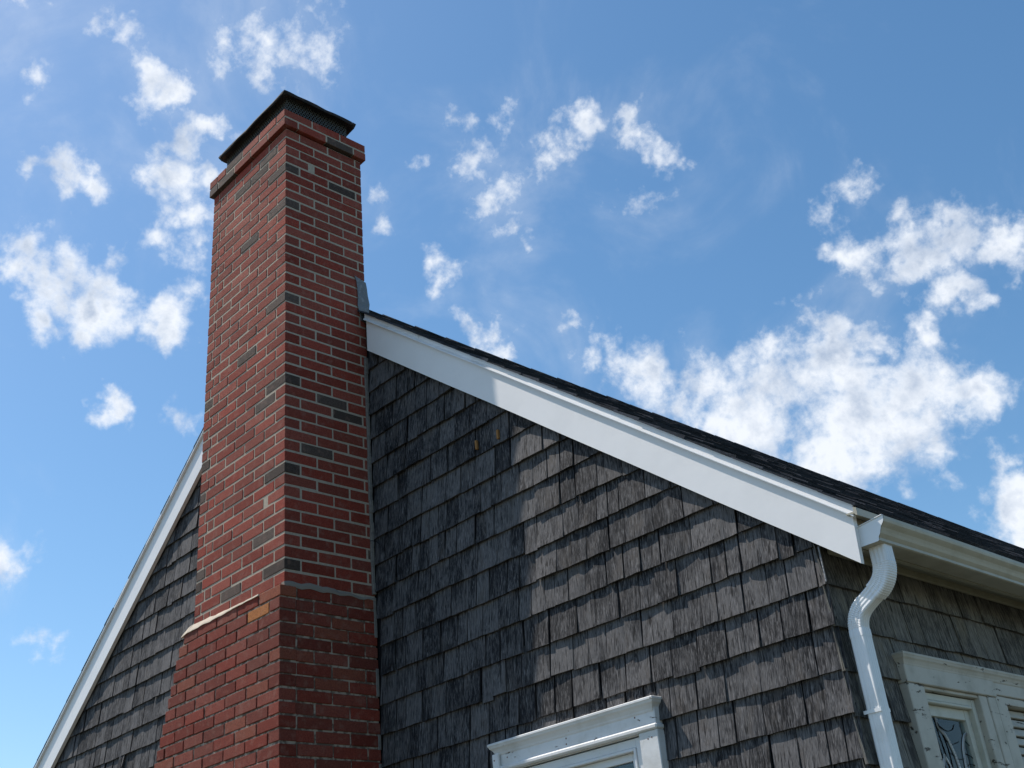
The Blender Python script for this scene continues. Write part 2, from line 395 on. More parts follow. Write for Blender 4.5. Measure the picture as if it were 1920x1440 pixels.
def shingle(mb, F, flip, a, b, z0, z1, top_fn, rnd, wav, calm, n0=None, over=None):
    r1, r2 = rnd.random(), rnd.random()
    jit = rnd.gauss(0, .0013) * calm + (rnd.choice((-.010, -.014, .006)) * calm if rnd.random() < .035 else 0)
    zb = z0 + jit + wav; tilt = rnd.gauss(0, .0012)
    curl = abs(rnd.gauss(0, .0020)) * calm; curl_s = rnd.gauss(0, .0022) * calm; tw = rnd.gauss(0, .0018) * calm
    if rnd.random() < .10: curl += .004 * calm
    th = rnd.uniform(.009, .013)
    nb = rnd.uniform(-.003, .003) if n0 is None else n0
    if over: curl, tw, zb, tilt = over
    NU, NZ = 5, 5
    top = []; lean = rnd.gauss(0, .0012)
    for j in range(NZ):
        v = j / (NZ - 1)
        for i in range(NU):
            s = i / (NU - 1); uu = a + (b - a) * s + lean * v
            zz = zb + tilt * (s - .5) * (1 - v) + (z1 - zb) * v
            if j == 0: zz += rnd.gauss(0, .0006)
            n = nb - .0165 * v + curl * (1 - v) ** 2 + curl_s * (4 * (s - .5) ** 2 - .3) * (1 - v) + tw * (s - .5) * 2 * (1 - v)
            t = top_fn(uu)
            zz = min(zz, t + .12)
            top.append((uu, zz, n))
    col = (r1, r2, rnd.random())
    def put(vs, fs, sm):
        if flip: fs = [f[::-1] for f in fs]
        mb.add([F(*v) for v in vs], fs, col, sm)
    fs = [(j * NU + i, j * NU + i + 1, (j + 1) * NU + i + 1, (j + 1) * NU + i) for j in range(NZ - 1) for i in range(NU - 1)]
    put(top, fs, True)
    bt = top[:NU]; put(bt + [(p[0], p[1] + .0006, p[2] - th) for p in bt], [(i + 1, i, NU + i, NU + i + 1) for i in range(NU - 1)], False)
    for ii, rev in ((0, False), (NU - 1, True)):
        e = [top[j * NU + ii] for j in range(NZ)]
        f = [(i, i + 1, NZ + i + 1, NZ + i) for i in range(NZ - 1)]
        if rev: f = [q[::-1] for q in f]
        put(e + [(p[0], p[1], p[2] - th * (1 - j / (NZ - 1)) - .0005) for j, p in enumerate(e)], f, False)

def gable_extra(mb, flip):
    rr = random.Random(5)
    # loose, split shingles on the left gable
    shingle(mb, GF, flip, -5.93, -5.86, 3.05, 3.24, lambda x: 99, rr, 0, 1, .010, (.006, .004, 3.045, .004))
    shingle(mb, GF, flip, -5.62, -5.585, 3.095, 3.24, lambda x: 99, rr, 0, 1, .014, (.010, -.006, 3.088, -.006))
    shingle(mb, GF, flip, -5.58, -5.55, 3.12, 3.24, lambda x: 99, rr, 0, 1, .012, (.008, .006, 3.108, .004))
rg = random.Random(21)
gw = shingle_wall(GF, -2.660, .0, .3, rake, [(WIN_G[0] + .01, WIN_G[1] - .01, WIN_G[2], WIN_G[3] + .03)], rg)
gw2 = shingle_wall(GF, XL, -3.50, .3, rake, [], rg, extra=gable_extra, calm=.75)
off = len(gw.v); gw.v += gw2.v; gw.c += gw2.c; gw.f += [tuple(i + off for i in f) for f in gw2.f]; gw.sm += gw2.sm
gable = gw.build('gable_wall', M_CEDAR, house, 'gable wall of silvery grey weathered cedar shingles')
re_ = random.Random(33)
ew = shingle_wall(EF, .0, LEN, .3, lambda y: 2.80, [(WIN_E[0] + .01, WIN_E[1] - .01, WIN_E[2], WIN_E[3] + .03)], re_, pitch=.157, zoff=.004, calm=.5)
side = ew.build('side_wall', M_CEDAR2, house, 'side wall of browner cedar shingles under the eave')

# sheathing behind the shingles (with openings for the windows) and plain far walls
def sheath():
    mb = MB()
    def poly_strip(x0, x1, z0, zt, y0=.018, y1=.06):
        n = max(1, int((x1 - x0) / .3)); 
        for i in range(n):
            a = x0 + (x1 - x0) * i / n; b = x0 + (x1 - x0) * (i + 1) / n
            ta, tb = zt(a), zt(b)
            vs = [(a, y0, z0), (b, y0, z0), (b, y0, tb), (a, y0, ta), (a, y1, z0), (b, y1, z0), (b, y1, tb), (a, y1, ta)]
            mb.add(vs, [(0, 1, 2, 3), (5, 4, 7, 6), (3, 2, 6, 7), (0, 4, 5, 1), (1, 5, 6, 2), (4, 0, 3, 7)])
    tz = lambda x: min(r_top(x), l_top(x)) - .045
    a0, a1, b0, b1 = WIN_G[0] + .1, WIN_G[1] - .1, WIN_G[2] + .06, WIN_G[3] - .06
    poly_strip(XL + .02, a0, 0, tz); poly_strip(a1, -.018, 0, tz)
    poly_strip(a0, a1, 0, lambda x: b0); poly_strip(a0, a1, b1, tz)
    poly_strip(XL + .02, -.018, 0, tz, LEN - .06, LEN)
    e0, e1, f0, f1 = WIN_E[0] + .1, WIN_E[1] - .1, WIN_E[2] + .06, WIN_E[3] - .06
    for (y0, y1, z0, z1) in ((.06, e0, 0, 2.85), (e1, LEN - .06, 0, 2.85), (e0, e1, 0, f0), (e0, e1, f1, 2.85)):
        mb.box((-.06, y0, z0), (-.018, y1, z1))
    mb.box((XL, .0, 0), (XL + .04, LEN, 3.05))
    return mb.build('sheathing', M_DARK, house)
sheath()

# ------------------------------------------------------------------ roof
roof = None
def build_roof():
    global roof
    mb = MB(); rr = random.Random(11)
    def sag(y): return -.0002 * y * y * (1 if y > 0 else 0)
    Y0, Y1 = -.0505, LEN + .05
    # right plane: unit vector down the slope
    for side_ in (0, 1):
        if side_ == 0: A = Vector((APX, 0, APZ)); B = Vector((.205, 0, r_top(.205)))
        else: A = Vector((APX, 0, APZ)); B = Vector((XL - .2, 0, l_top(XL - .2)))
        d = (B - A); Ls = d.length; d.normalize(); n = Vector((-d.z, 0, d.x)) if side_ == 0 else Vector((d.z, 0, -d.x))
        if n.z < 0: n = -n
        def P(s, y, h):
            frac = 1 - s / Ls
            p = A + d * s + n * h; return (p.x, y, p.z + sag(y) * frac)
        # deck
        ny = 24
        for i in range(ny):
            ya = Y0 + .026 + (Y1 - Y0 - .05) * i / ny; yb = Y0 + .026 + (Y1 - Y0 - .05) * (i + 1) / ny
            vs = [P(0, ya, -.014), P(Ls - .012, ya, -.014), P(Ls - .012, yb, -.014), P(0, yb, -.014), P(0, ya, -.04), P(Ls - .012, ya, -.04), P(Ls - .012, yb, -.04), P(0, yb, -.04)]
            mb.add(vs, [(0, 1, 2, 3), (7, 6, 5, 4), (0, 4, 5, 1), (1, 5, 6, 2), (2, 6, 7, 3), (3, 7, 4, 0)], (.1, 0, 0))
        exp = .143; s1 = Ls
        while s1 > -.02:
            y = Y0
            TH = 1. if side_ == 0 else .35
            while y < Y1:
                w = rr.uniform(.11, .30) * (1 if y < 6 or side_ else 1.3)
                if side_: w *= 2.5
                yb = min(Y1, y + w - .0015)
                hi = rr.random() < .5; h = (.0035 if hi else -.001) + rr.uniform(-.0008, .0008); s_b = s1 + rr.uniform(-.002, .002)
                s_a = max(0, s1 - exp - .02); tone = rr.random() ** 1.5
                if Y0 == y: ys = y + rr.uniform(-.003, .003) + (.010 if side_ else 0)
                else: ys = y
                vs = [P(s_a, ys, (h + .005) * TH), P(s_b, ys, (h + .0125) * TH), P(s_b, yb, (h + .0125) * TH), P(s_a, yb, (h + .005) * TH), P(s_a, ys, -.001), P(s_b, ys, .001), P(s_b, yb, .001), P(s_a, yb, -.001)]
                mb.add(vs, [(0, 1, 2, 3), (7, 6, 5, 4), (0, 4, 5, 1), (1, 5, 6, 2), (2, 6, 7, 3), (3, 7, 4, 0)], (tone, rr.random(), 0))
                y = yb + .0015
            s1 -= exp
    # make outward normals consistent
    # ridge caps
    y = Y0
    while y < Y1:
        yb = min(Y1, y + .30)
        z = APZ + .018; tone = rr.random()
        h1, h2 = .010 + rr.uniform(0, .004), .002
        vs = []
        for (yy, hh) in ((y, h1), (yb, h2)):
            zz = z + sag(yy)
            for (dx, sl_) in ((-.14, .7585), (0, 0), (.14, -.794)):
                vs.append((APX + dx, yy, zz + hh - abs(dx) * abs(sl_)))
            for (dx, sl_) in ((-.14, .7585), (0, 0), (.14, -.794)):
                vs.append((APX + dx, yy, zz + hh - .008 - abs(dx) * abs(sl_)))
        mb.add(vs, [(1, 0, 6, 7), (2, 1, 7, 8), (0, 1, 4, 3), (1, 2, 5, 4), (6, 9, 10, 7), (7, 10, 11, 8), (0, 3, 9, 6), (2, 8, 11, 5)], (tone, .3, 0))
        y = yb
    roof = mb.build('roof', M_ROOF, house, 'dark blue grey asphalt shingle roof')
build_roof()

# rake boards: profile (n outwards, h below the roof top line, measured vertically) swept along the slope
def rake_piece(name, material, x0, x1, ztop, prof, parent, label=None, cut=None):
    """prof: closed polygon of (n, h) ; swept between x0 and x1 following ztop(x)-h"""
    mb = MB(); m = len(prof); N_ = 14; vs = []
    for i in range(N_ + 1):
        x = x0 + (x1 - x0) * i / N_
        for pv in prof:
            n, h = pv[:2]; zf = pv[2] if len(pv) > 2 else ztop
            xx = x
            if cut and i == N_ and len(pv) < 3: xx = x + cut * h
            w = .0012 * math.sin(x * 3.1) + .0008 * math.sin(x * 7.7 + 1)
            vs.append((xx, -n, zf(xx) - h + w))
    fs = []
    for i in range(N_):
        for j in range(m):
            a = i * m + j; b = i * m + (j + 1) % m; f = (a, b, b + m, a + m)
            fs.append(f)
    fs.append(tuple(range(m))[::-1]); fs.append(tuple(N_ * m + j for j in range(m)))
    # orientation check
    p = [Vector(vs[q]) for q in fs[0]]; nrm = (p[1] - p[0]).cross(p[3] - p[0])
    cen = sum((Vector(v) for v in vs[:m]), Vector()) / m
    if nrm.dot((p[0] + p[1]) / 2 - cen) < 0: fs = [f[::-1] for f in fs]
    mb.add(vs, fs); return mb.build(name, material, parent, label)
FASC_R = [(.030, .030, r_top), (.030, .2120), (.010, .2120), (.006, .030, r_top)]
FASC_L = [(.030, .030, l_top), (.030, .2430), (.004, .2430), (.004, .030, l_top)]
DRIP = [(.0375, .000), (.0375, .026), (.040, .031), (.0485, .042), (.0485, .046), (.031, .046), (.031, .000)]
def fr_bot(x): return r_top(x)
rk = rake_piece('rake_board', M_WHITE, -2.622, .179, lambda x: r_bot(x) + .212, FASC_R, roof, 'wide white rake board right of the chimney', cut=-.05)
rake_piece('drip_edge', M_METAL, -2.628, -2.14, r_top, DRIP, roof)
rake_piece('drip_edge', M_METAL, -2.137, .192, r_top, DRIP, roof)
rake_piece('rake_board', M_WHITE, XL - .15, -3.52, lambda x: l_bot(x) + .243, FASC_L, roof, 'narrow looking steep white rake board left of the chimney')
rake_piece('drip_edge', M_METAL, XL - .15, -3.52, l_top, DRIP, roof)

# eave: fascia, drip, soffit, gutter
def eave():
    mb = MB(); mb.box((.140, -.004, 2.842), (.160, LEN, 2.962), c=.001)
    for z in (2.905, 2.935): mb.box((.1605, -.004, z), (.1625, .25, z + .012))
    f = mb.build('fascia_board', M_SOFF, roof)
    mb = MB()
    pr = [(.197, 2.977), (.2085, 2.9715), (.2085, 2.944), (.203, 2.944), (.198, 2.952), (.165, 2.955), (.165, 2.960), (.197, 2.960)]
    ys = [-.049, 12.0]; vs = [(x, y, z) for y in ys for (x, z) in pr]; m = len(pr)
    mb.add(vs, [(j, (j + 1) % m, (j + 1) % m + m, j + m) for j in range(m)] + [tuple(range(m))[::-1], tuple(range(m, 2 * m))])
    mb.build('eave_drip_board', M_GUT, roof)
    mb = MB()
    vs = []
    for y in (.0, LEN):
        vs += [(-.002, y, 2.914), (.141, y, 2.846), (.141, y, 2.858), (-.002, y, 2.926)]
    mb.add(vs, [(1, 0, 4, 5), (2, 3, 7, 6), (0, 1, 2, 3), (7, 6, 5, 4), (3, 0, 4, 7), (1, 2, 6, 5)])
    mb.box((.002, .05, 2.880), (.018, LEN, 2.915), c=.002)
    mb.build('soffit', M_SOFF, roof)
eave()
gut = None
def gutter():
    global gut
    o = [(.1635, 2.912), (.1635, 2.843), (.238, 2.843), (.2435, 2.846), (.2435, 2.856), (.2475, 2.861), (.2535, 2.869), (.2575, 2.880), (.2620, 2.890), (.2700, 2.899), (.2755, 2.906), (.2775, 2.915), (.2775, 2.9265), (.2735, 2.9275)]
    th = .0012; mb = MB()
    inn = [(.1648, 2.912), (.1648, 2.8445), (.238, 2.8445), (.2422, 2.847), (.2422, 2.857), (.2462, 2.862), (.2522, 2.870), (.2562, 2.881), (.2607, 2.891), (.2690, 2.900), (.2742, 2.907), (.2762, 2.915), (.2762, 2.9240), (.2675, 2.9250)]
    ys = [-.004 + i * .4 for i in range(31)]; ys[-1] = LEN + .02
    rr = random.Random(3)
    m = len(o); vs = []
    for y in ys:
        dz = .0010 * math.sin(y * 2.3) + rr.uniform(-.0004, .0004); dx = .0012 * math.sin(y * 3.1 + 1)
        vs += [(x + dx, y, z + dz) for x, z in o]
        vs += [(x + dx, y, z + dz) for x, z in inn]
    q = 2 * m; fs = []
    for i in range(len(ys) - 1):
        for j in range(m - 1):
            a = i * q + j; fs.append((a + 1, a, a + q, a + q + 1)[::-1])
            b = a + m; fs.append((b, b + 1, b + q + 1, b + q)[::-1])
        a = i * q + m - 1; fs.append((a, a + m, a + m + q, a + q))
    mb.add(vs, fs)
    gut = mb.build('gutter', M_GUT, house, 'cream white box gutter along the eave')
    # end cap
    mb = MB(); vs = [(x, -.0055, z) for x, z in o[:-1]] + [(x, -.0075, z) for x, z in o[:-1]]; k_ = len(o) - 1
    vs += []
    fs = [tuple(range(k_)), tuple(range(2 * k_ - 1, k_ - 1, -1))] + [(j, (j + 1) % k_, (j + 1) % k_ + k_, j + k_) for j in range(k_)]
    mb.add(vs, [f[::-1] for f in fs])
    mb.box((.1625, -.0110, 2.9125), (.2760, .004, 2.9160), c=.0008, fn=lambda v: (v[0], v[1], v[2] + (v[0] - .1625) * .125))     # rolled rim
    mb.build('end_cap', M_METAL, gut, 'bright white end cap of the gutter')
gutter()

# downspout
def rrect(w, d, r, n=6, flute=0.):
    pts = []
    for (cx, cy, a0) in ((w / 2 - r, d / 2 - r, 0), (-w / 2 + r, d / 2 - r, 90), (-w / 2 + r, -d / 2 + r, 180), (w / 2 - r, -d / 2 + r, 270)):
        for i in range(n + 1):
            a = math.radians(a0 + 90 * i / n); pts.append((cx + r * math.cos(a), cy + r * math.sin(a)))
    # subdivide long faces and add flutes
    outp = []
    L_ = len(pts)
    for i in range(L_):
        p, q = pts[i], pts[(i + 1) % L_]; outp.append(p)
        ln = math.hypot(q[0] - p[0], q[1] - p[1])
        if ln > .012:
            k_ = 16; nx, ny = (q[1] - p[1]) / ln, -(q[0] - p[0]) / ln
            for j in range(1, k_):
                f = j / k_; h = -flute * abs(math.sin(f * math.pi * 3)) ** 1.0 if flute else 0
                h = -flute * (0.5 - .5 * math.cos(f * math.pi * 6)) if flute else 0
                outp.append((p[0] + (q[0] - p[0]) * f + nx * -h * -1, p[1] + (q[1] - p[1]) * f + ny * -h * -1))
    return outp
def sweep(mb, path, sec, rib=None, caps=False):
    """path: list of (point, tangent, scale); frame: e1 in the xz plane, e2 = y"""
    m = len(sec); vs = []
    for (p, t, sc) in path:
        t = Vector(t).normalized(); e2 = Vector((0, 1, 0)); e1 = e2.cross(t).normalized()
        for (a, b) in sec: q = Vector(p) + e1 * (a * sc) + e2 * (b * sc); vs.append(tuple(q))
    fs = [(i * m + j, i * m + (j + 1) % m, (i + 1) * m + (j + 1) % m, (i + 1) * m + j) for i in range(len(path) - 1) for j in range(m)]
    if caps: fs += [tuple(range(m))[::-1], tuple((len(path) - 1) * m + j for j in range(m))]
    p = [Vector(vs[q]) for q in fs[0]]; nrm = (p[1] - p[0]).cross(p[2] - p[0]); cen = Vector(path[0][0])
    if nrm.dot(p[0] - cen) < 0: fs = [f[::-1] for f in fs]
    mb.add(vs, fs, smooth=True)
def downspout():
    YC = .062; W_, Dp = .060, .056
    sec = rrect(W_, Dp, .009, 5, .0016)
    x_top, x_bot = .2035, .0505
    ds = MB()
    path = [((x_bot, YC, 2.562), (0, 0, -1), 1.)] + [((x_bot, YC, 2.562 - .35 * i), (0, 0, -1), 1.) for i in range(1, 8)]
    sweep(ds, path, sec); root = ds.build('downspout', M_METAL, house, 'white aluminium downspout at the corner of the house')
    # elbows : arc - straight - arc
    ang = math.radians(60); r1 = .095
    sec2 = rrect(W_ * 1.10, Dp * 1.10, .010, 5, .0016)
    # centre line
    z = 2.846; zA = 2.785
    def arc(cx, cz, r, a0, a1, n):
        return [((cx + r * math.cos(a0 + (a1 - a0) * i / n), YC, cz + r * math.sin(a0 + (a1 - a0) * i / n)),
                 ((-math.sin(a0 + (a1 - a0) * i / n)) * (1 if a1 > a0 else -1), 0, math.cos(a0 + (a1 - a0) * i / n) * (1 if a1 > a0 else -1))) for i in range(n + 1)]
    # first arc: heading down then turning towards -x (centre at left of path)
    A1 = arc(x_top - r1, zA, r1, 0, -ang, 90)
    end1 = Vector(A1[-1][0]); tdir = Vector(A1[-1][1]).normalized()
    # second arc ends at (x_bot, zB) heading down; centre to the right
    r2 = .090
    # dx used: r1(1-cos) + L sin + r2(1-cos) = x_top-x_bot
    Lm = ((x_top - x_bot) - (r1 + r2) * (1 - math.cos(ang))) / math.sin(ang)
    st2 = end1 + tdir * Lm
    cx2 = x_bot + r2; cz2 = st2.z - r2 * math.sin(ang) * 1.0
    A2 = arc(cx2, cz2, r2, math.pi - ang, math.pi, 90)
    cz2 = st2.z - r2 * math.sin(ang); A2 = arc(cx2, cz2, r2, math.pi - ang, math.pi, 90)
    def ribbed(P_, n, base=1.0):
        o = []
        for i, (p, t) in enumerate(P_):
            s = base + (.020 * math.sin(i / len(P_) * math.pi * 2 * n))
            o.append((p, t, s))
        return o
    e = MB()
    pre = [((x_top, YC, z - .0), (0, 0, -1), 1.0), ((x_top, YC, zA + .004), (0, 0, -1), 1.0)]
    sweep(e, pre + ribbed(A1, 15) + [(tuple(end1 + tdir * .012), tuple(tdir), 1.0)], sec2)
    e.build('elbow', M_METAL, root)
    e = MB(); mid = [(tuple(end1 + tdir * .006), tuple(tdir), .96), (tuple(end1 + tdir * .010), tuple(tdir), .97), (tuple(end1 + tdir * (Lm - .002)), tuple(tdir), .97)]
    last = Vector(A2[-1][0])
    sweep(e, mid + ribbed(A2, 14, .99) + [((x_bot, YC, last.z - .006), (0, 0, -1), 1.03), ((x_bot, YC, last.z - .030), (0, 0, -1), 1.035)], sec)
    e.build('elbow', M_METAL, root)
    root.data.vertices  # straight pipe starts inside the lower elbow
    dz = (last.z - .02) - 2.562
    for v in root.data.vertices:
        if v.co.z > 2.5: v.co.z += dz
    st = MB(); st.box((.0775, YC - .029, 2.300), (.0790, YC + .029, 2.312)); st.box((.012, YC - .0310, 2.300), (.079, YC - .0290, 2.312))
    st.build('strap', M_METAL, root)
    return last.z
downspout()

# ------------------------------------------------------------------ chimney
CX1 = -2.679; CY0 = -.555; CY1 = .010; CX0 = -3.58
ZTOP = 6.561; ZB = 3.478
def lean(v):
    x, y, z = v; f = (CX1 - x) / (CX1 - CX0)
    s = -.020 + .040 * (z - 3.6) / 2.8
    return (x + s * f, y, z)
def redcol(rr, dark=.10, old=False):
    r = rr.random()
    if old:
        if r < .0: return (.42, .15, .055)
        if r < .05: return (.265, .080, .048)
        base = (.235, .058, .038)
    else:
        if r < dark: 
            g = rr.uniform(.7, 1.25); return (.105 * g, .078 * g, .063 * g)
        base = (.300, .070, .046)
    v = rr.uniform(.74, 1.20); h = rr.uniform(-.014, .014)
    return (base[0] * v, max(.02, (base[1] + h) * v), max(.02, (base[2] + h * .8) * v))
def brick(mb, x0, x1, y0, y1, z0, z1, col, rr, fn, amp=.0014):
    dx = rr.gauss(0, amp * .5); dy = rr.gauss(0, amp * .5); rz = rr.gauss(0, .006); dz = rr.gauss(0, .0011); tx = rr.gauss(0, .003)
    cx, cy = (x0 + x1) / 2, (y0 + y1) / 2
    def f(v):
        x, y, z = v; X = x - cx; Y = y - cy
        x2 = cx + X - Y * rz + dx; y2 = cy + Y + X * rz + dy; z2 = z + dz + X * tx
        return fn((x2, y2, z2)) if fn else (x2, y2, z2)
    mb.box((x0, y0, z0), (x1, y1, z1), col, c=.0024, fn=f)
def runs(a0, a1, lens):
    """bricks from a1 down to a0"""
    out_ = []; p = a1; i = 0
    while p - a0 > .02:
        l = lens[min(i, len(lens) - 1)]; q = max(a0, p - l)
        if q - a0 < .045: q = a0
        out_.append((q, p)); p = q - .010; i += 1
    return out_
def chimney():
    rr = random.Random(17); mb = MB(); J = .010
    C = .06692
    n = 44; z = ZTOP - 2 * C
    def course(zt, k, x0, x1, y0, y1, h, pd, fn, old=False, amp=.0014, cols=None):
        zb = zt - h + J * 1.15; e = .095; s = .200
        if k % 2 == 0:
            # corner stretchers lie along x on the front: the right face shows their header
            for i, (a, b) in enumerate(runs(x0, x1, [s])):
                brick(mb, a, b, y0, y0 + e, zb, zt, redcol(rr, .30 if (i == 0 and not old) else pd, old), rr, fn, amp)
            for a, b in [(y0 + y1 - q, y0 + y1 - p) for p, q in runs(y0, y1 - e - J, [s])]:
                brick(mb, x1 - e, x1, a, b, zb, zt, redcol(rr, pd, old), rr, fn, amp); brick(mb, x0, x0 + e, a, b, zb, zt, redcol(rr, pd, old), rr, fn, amp)
        else:
            for i, (a, b) in enumerate([(y0 + y1 - q, y0 + y1 - p) for p, q in runs(y0, y1, [s])]):
                brick(mb, x1 - e, x1, a, b, zb, zt, redcol(rr, .12 if (i == 0 and not old) else pd, old), rr, fn, amp); brick(mb, x0, x0 + e, a, b, zb, zt, redcol(rr, pd, old), rr, fn, amp)
            for a, b in runs(x0 + e + J, x1 - e - J, [s]):
                brick(mb, a, b, y0, y0 + e, zb, zt, redcol(rr, pd, old), rr, fn, amp)
        for a, b in runs(x0 + e + J, x1 - e - J, [s]): brick(mb, a, b, y1 - e, y1, zb, zt, redcol(rr, pd, old), rr, fn, amp)
    for k in range(n):
        course(z, k, CX0, CX1, CY0, CY1, C, .085, lean); z -= C
    # corbelled cap, two courses
    p = .024
    for k in range(2):
        course(ZTOP - k * C, k + 1, CX0 - p, CX1 + p, CY0 - p, CY1 + p, C, .16, lean)
    mb_s = mb
    ch = mb_s.build('chimney', M_BRICK, house, 'tall red brick chimney with scattered dark bricks')
    # mortar bed of the stack
    mb = MB()
    def blk(x0, x1, y0, y1, z0, z1, fn=lean, nz=8):
        for i in range(nz):
            a = z0 + (z1 - z0) * i / nz; b = z0 + (z1 - z0) * (i + 1) / nz; mb.box((x0, y0, a), (x1, y1, b), fn=fn)
    d = .0026
    blk(CX0 + d, CX1 - d, CY0 + d, CY1 - d, 3.44, ZTOP - 2 * C + .0)
    mb.box((CX0 - p + d, CY0 - p + d, ZTOP - 2 * C + .020), (CX1 + p - d, CY1 + p - d, ZTOP - .004), fn=lean)
    # crown wash
    vs = [(-3.56, -.555, ZTOP - .006), (-2.68, -.555, ZTOP - .006), (-2.68, -.01, ZTOP - .006), (-3.56, -.01, ZTOP - .006), (-3.40, -.45, ZTOP + .03), (-2.84, -.45, ZTOP + .03), (-2.84, -.12, ZTOP + .03), (-3.40, -.12, ZTOP + .03)]
    mb.add(vs, [(0, 1, 5, 4), (1, 2, 6, 5), (2, 3, 7, 6), (3, 0, 4, 7), (4, 5, 6, 7)])
    mb.build('mortar', M_MORTAR, ch)
    # ---- the wider, older base
    mb = MB(); bx1 = -2.672; by0 = -.586; by1 = .008; h = .0645; zt = ZB - .006; k = 0
    def xl(z): return max(-4.14, -3.663 - .380 * (3.484 - z)) if z < 3.484 else -3.663
    while zt > .02:
        zb = zt - h + .0105; xo = xl((zt + zb) / 2)
        if k == 0: xo = -3.655
        e = .095; s = .198
        st = [s] if k % 2 == 0 else [e, s]
        for i, (a, b) in enumerate(runs(xo, bx1, st)):
            c = redcol(rr, 0, True)
            if k == 0 and i == 0: c = (.32, .10, .055)
            if k == 1 and i == 1: c = (.50, .19, .06)
            brick(mb, a, b, by0, by0 + e, zb, zt, c, rr, None, .0022)
        yy = [(by0 + by1 - q, by0 + by1 - p_) for p_, q in (runs(by0, by1 - e - J, [s]) if k % 2 == 0 else [r_ for r_ in runs(by0, by1, [s])][1:])]
        if k % 2: brick(mb, bx1 - e, bx1, by0 + e + .002, by0 + s, zb, zt, redcol(rr, 0, True), rr, None, .0016)
        for a, b in yy:
            if b - a > .01: brick(mb, bx1 - e, bx1, a, b, zb, zt, redcol(rr, 0, True), rr, None, .0016)
            brick(mb, xo, xo + e, a, b, zb, zt, redcol(rr, 0, True), rr, None, .0016)
        zt -= h; k += 1
    bs = mb.build('chimney_base', M_BRICK, ch, 'wider older red brick base with sloping left edge')
    mb = MB(); zz = ZB - .008
    while zz > 0:
        a = max(0, zz - .12); d = .0062
        x0a, x0b = xl(a) + d + .004, xl(zz) + d + .004
        if zz > 3.4: x0b = max(x0b, -3.645)
        vs = [(x0a, by0 + d, a), (bx1 - d, by0 + d, a), (bx1 - d, by1 - d, a), (x0a, by1 - d, a), (x0b, by0 + d, zz), (bx1 - d, by0 + d, zz), (bx1 - d, by1 - d, zz), (x0b, by1 - d, zz)]
        mb.add(vs, [(0, 1, 5, 4), (1, 2, 6, 5), (2, 3, 7, 6), (3, 0, 4, 7), (4, 5, 6, 7), (3, 2, 1, 0)]); zz = a
    mb.build('mortar', M_OLDMORTAR, bs)
    # sloping cement ledge over the shoulder of the base
    mb = MB(); n_ = 26; rr2 = random.Random(2); lo = []; hi = []; vs = []
    for i in range(n_ + 1):
        f = i / n_; x = -3.672 + (.80) * f
        ht = .048 * (1 - f) ** .7 + .004; z_b = ZB - .010 + rr2.uniform(-.003, .003) - (.012 if i == 0 else 0)
        yo = by0 - .004 - rr2.uniform(0, .003)
        vs += [(x, yo, z_b), (x, yo + .004, z_b + .010), (x, -.548, z_b + .012 + ht), (x, -.50, z_b + .012 + ht), (x, -.50, z_b)]
    fs = [(i * 5 + j, (i + 1) * 5 + j, (i + 1) * 5 + (j + 1) % 5, i * 5 + (j + 1) % 5) for i in range(n_) for j in range(5)] + [(4, 3, 2, 1, 0), tuple(n_ * 5 + j for j in range(5))]
    mb.add(vs, fs)
    # left shoulder return, fills between base and stack on the left side
    vs = [(-3.672, -.588, ZB - .012), (-3.672, .0, ZB - .012), (-3.60, .0, ZB + .060), (-3.60, -.553, ZB + .055), (-3.60, .0, ZB - .02), (-3.60, -.553, ZB - .02)]
    mb.add(vs, [(0, 3, 2, 1), (0, 5, 3), (1, 2, 4)])
    mb.build('cement_ledge', M_WASH, bs, 'cream cement ledge sloping over the shoulder')
    mb = MB(); n_ = 22; vs = []
    for i in range(n_ + 1):
        f = i / n_; y = -.560 + .566 * f; z_b = ZB - .012 + .004 * math.sin(i * 1.3) + rr2.uniform(-.003, .002)
        t_ = .020 + .010 * math.sin(f * 5) + rr2.uniform(-.002, .003)
        vs += [(bx1 + .003, y, z_b), (bx1 + .002, y, z_b + t_ * .6), (CX1 + .003, y, z_b + t_ + .004), (CX1 - .02, y, z_b + t_ + .004), (CX1 - .02, y, z_b)]
    fs = [(i * 5 + (j + 1) % 5, (i + 1) * 5 + (j + 1) % 5, (i + 1) * 5 + j, i * 5 + j) for i in range(n_) for j in range(5)] + [(0, 1, 2, 3, 4), tuple(n_ * 5 + j for j in range(5))[::-1]]
    mb.add(vs, [f[::-1] for f in fs]); mb.build('mortar_smear', M_SMEAR, bs)
    # rain cap
    mb = MB(); ox0, ox1, oy0, oy1 = -3.455, -2.632, -.598, -.045; zc = 6.686; c = .035
    def ring(x0, x1, y0, y1, c_, z_): return [(x0 + c_, y0, z_), (x1 - c_, y0, z_), (x1, y0 + c_, z_), (x1, y1 - c_, z_), (x1 - c_, y1, z_), (x0 + c_, y1, z_), (x0, y1 - c_, z_), (x0, y0 + c_, z_)]
    rings = [ring(ox0 + .035, ox1 - .035, oy0 + .035, oy1 - .035, .03, zc - .004), ring(ox0 + .004, ox1 - .004, oy0 + .004, oy1 - .004, c, zc - .020), ring(ox0, ox1, oy0, oy1, c, zc - .012), ring(ox0 + .002, ox1 - .002, oy0 + .002, oy1 - .002, c, zc + .002), ring(ox0 + .06, ox1 - .06, oy0 + .06, oy1 - .06, .03, zc + .022), ring(-3.2, -2.9, -.34, -.30, .01, zc + .055)]
    SB = 7
    def sub(r_): return [tuple(a_ + (b_ - a_) * t_ / SB for a_, b_ in zip(r_[j], r_[(j + 1) % 8])) for j in range(8) for t_ in range(SB)]
    rings = [sub(r_) for r_ in rings]; NR = 8 * SB
    vs = [p_ for r_ in rings for p_ in r_]
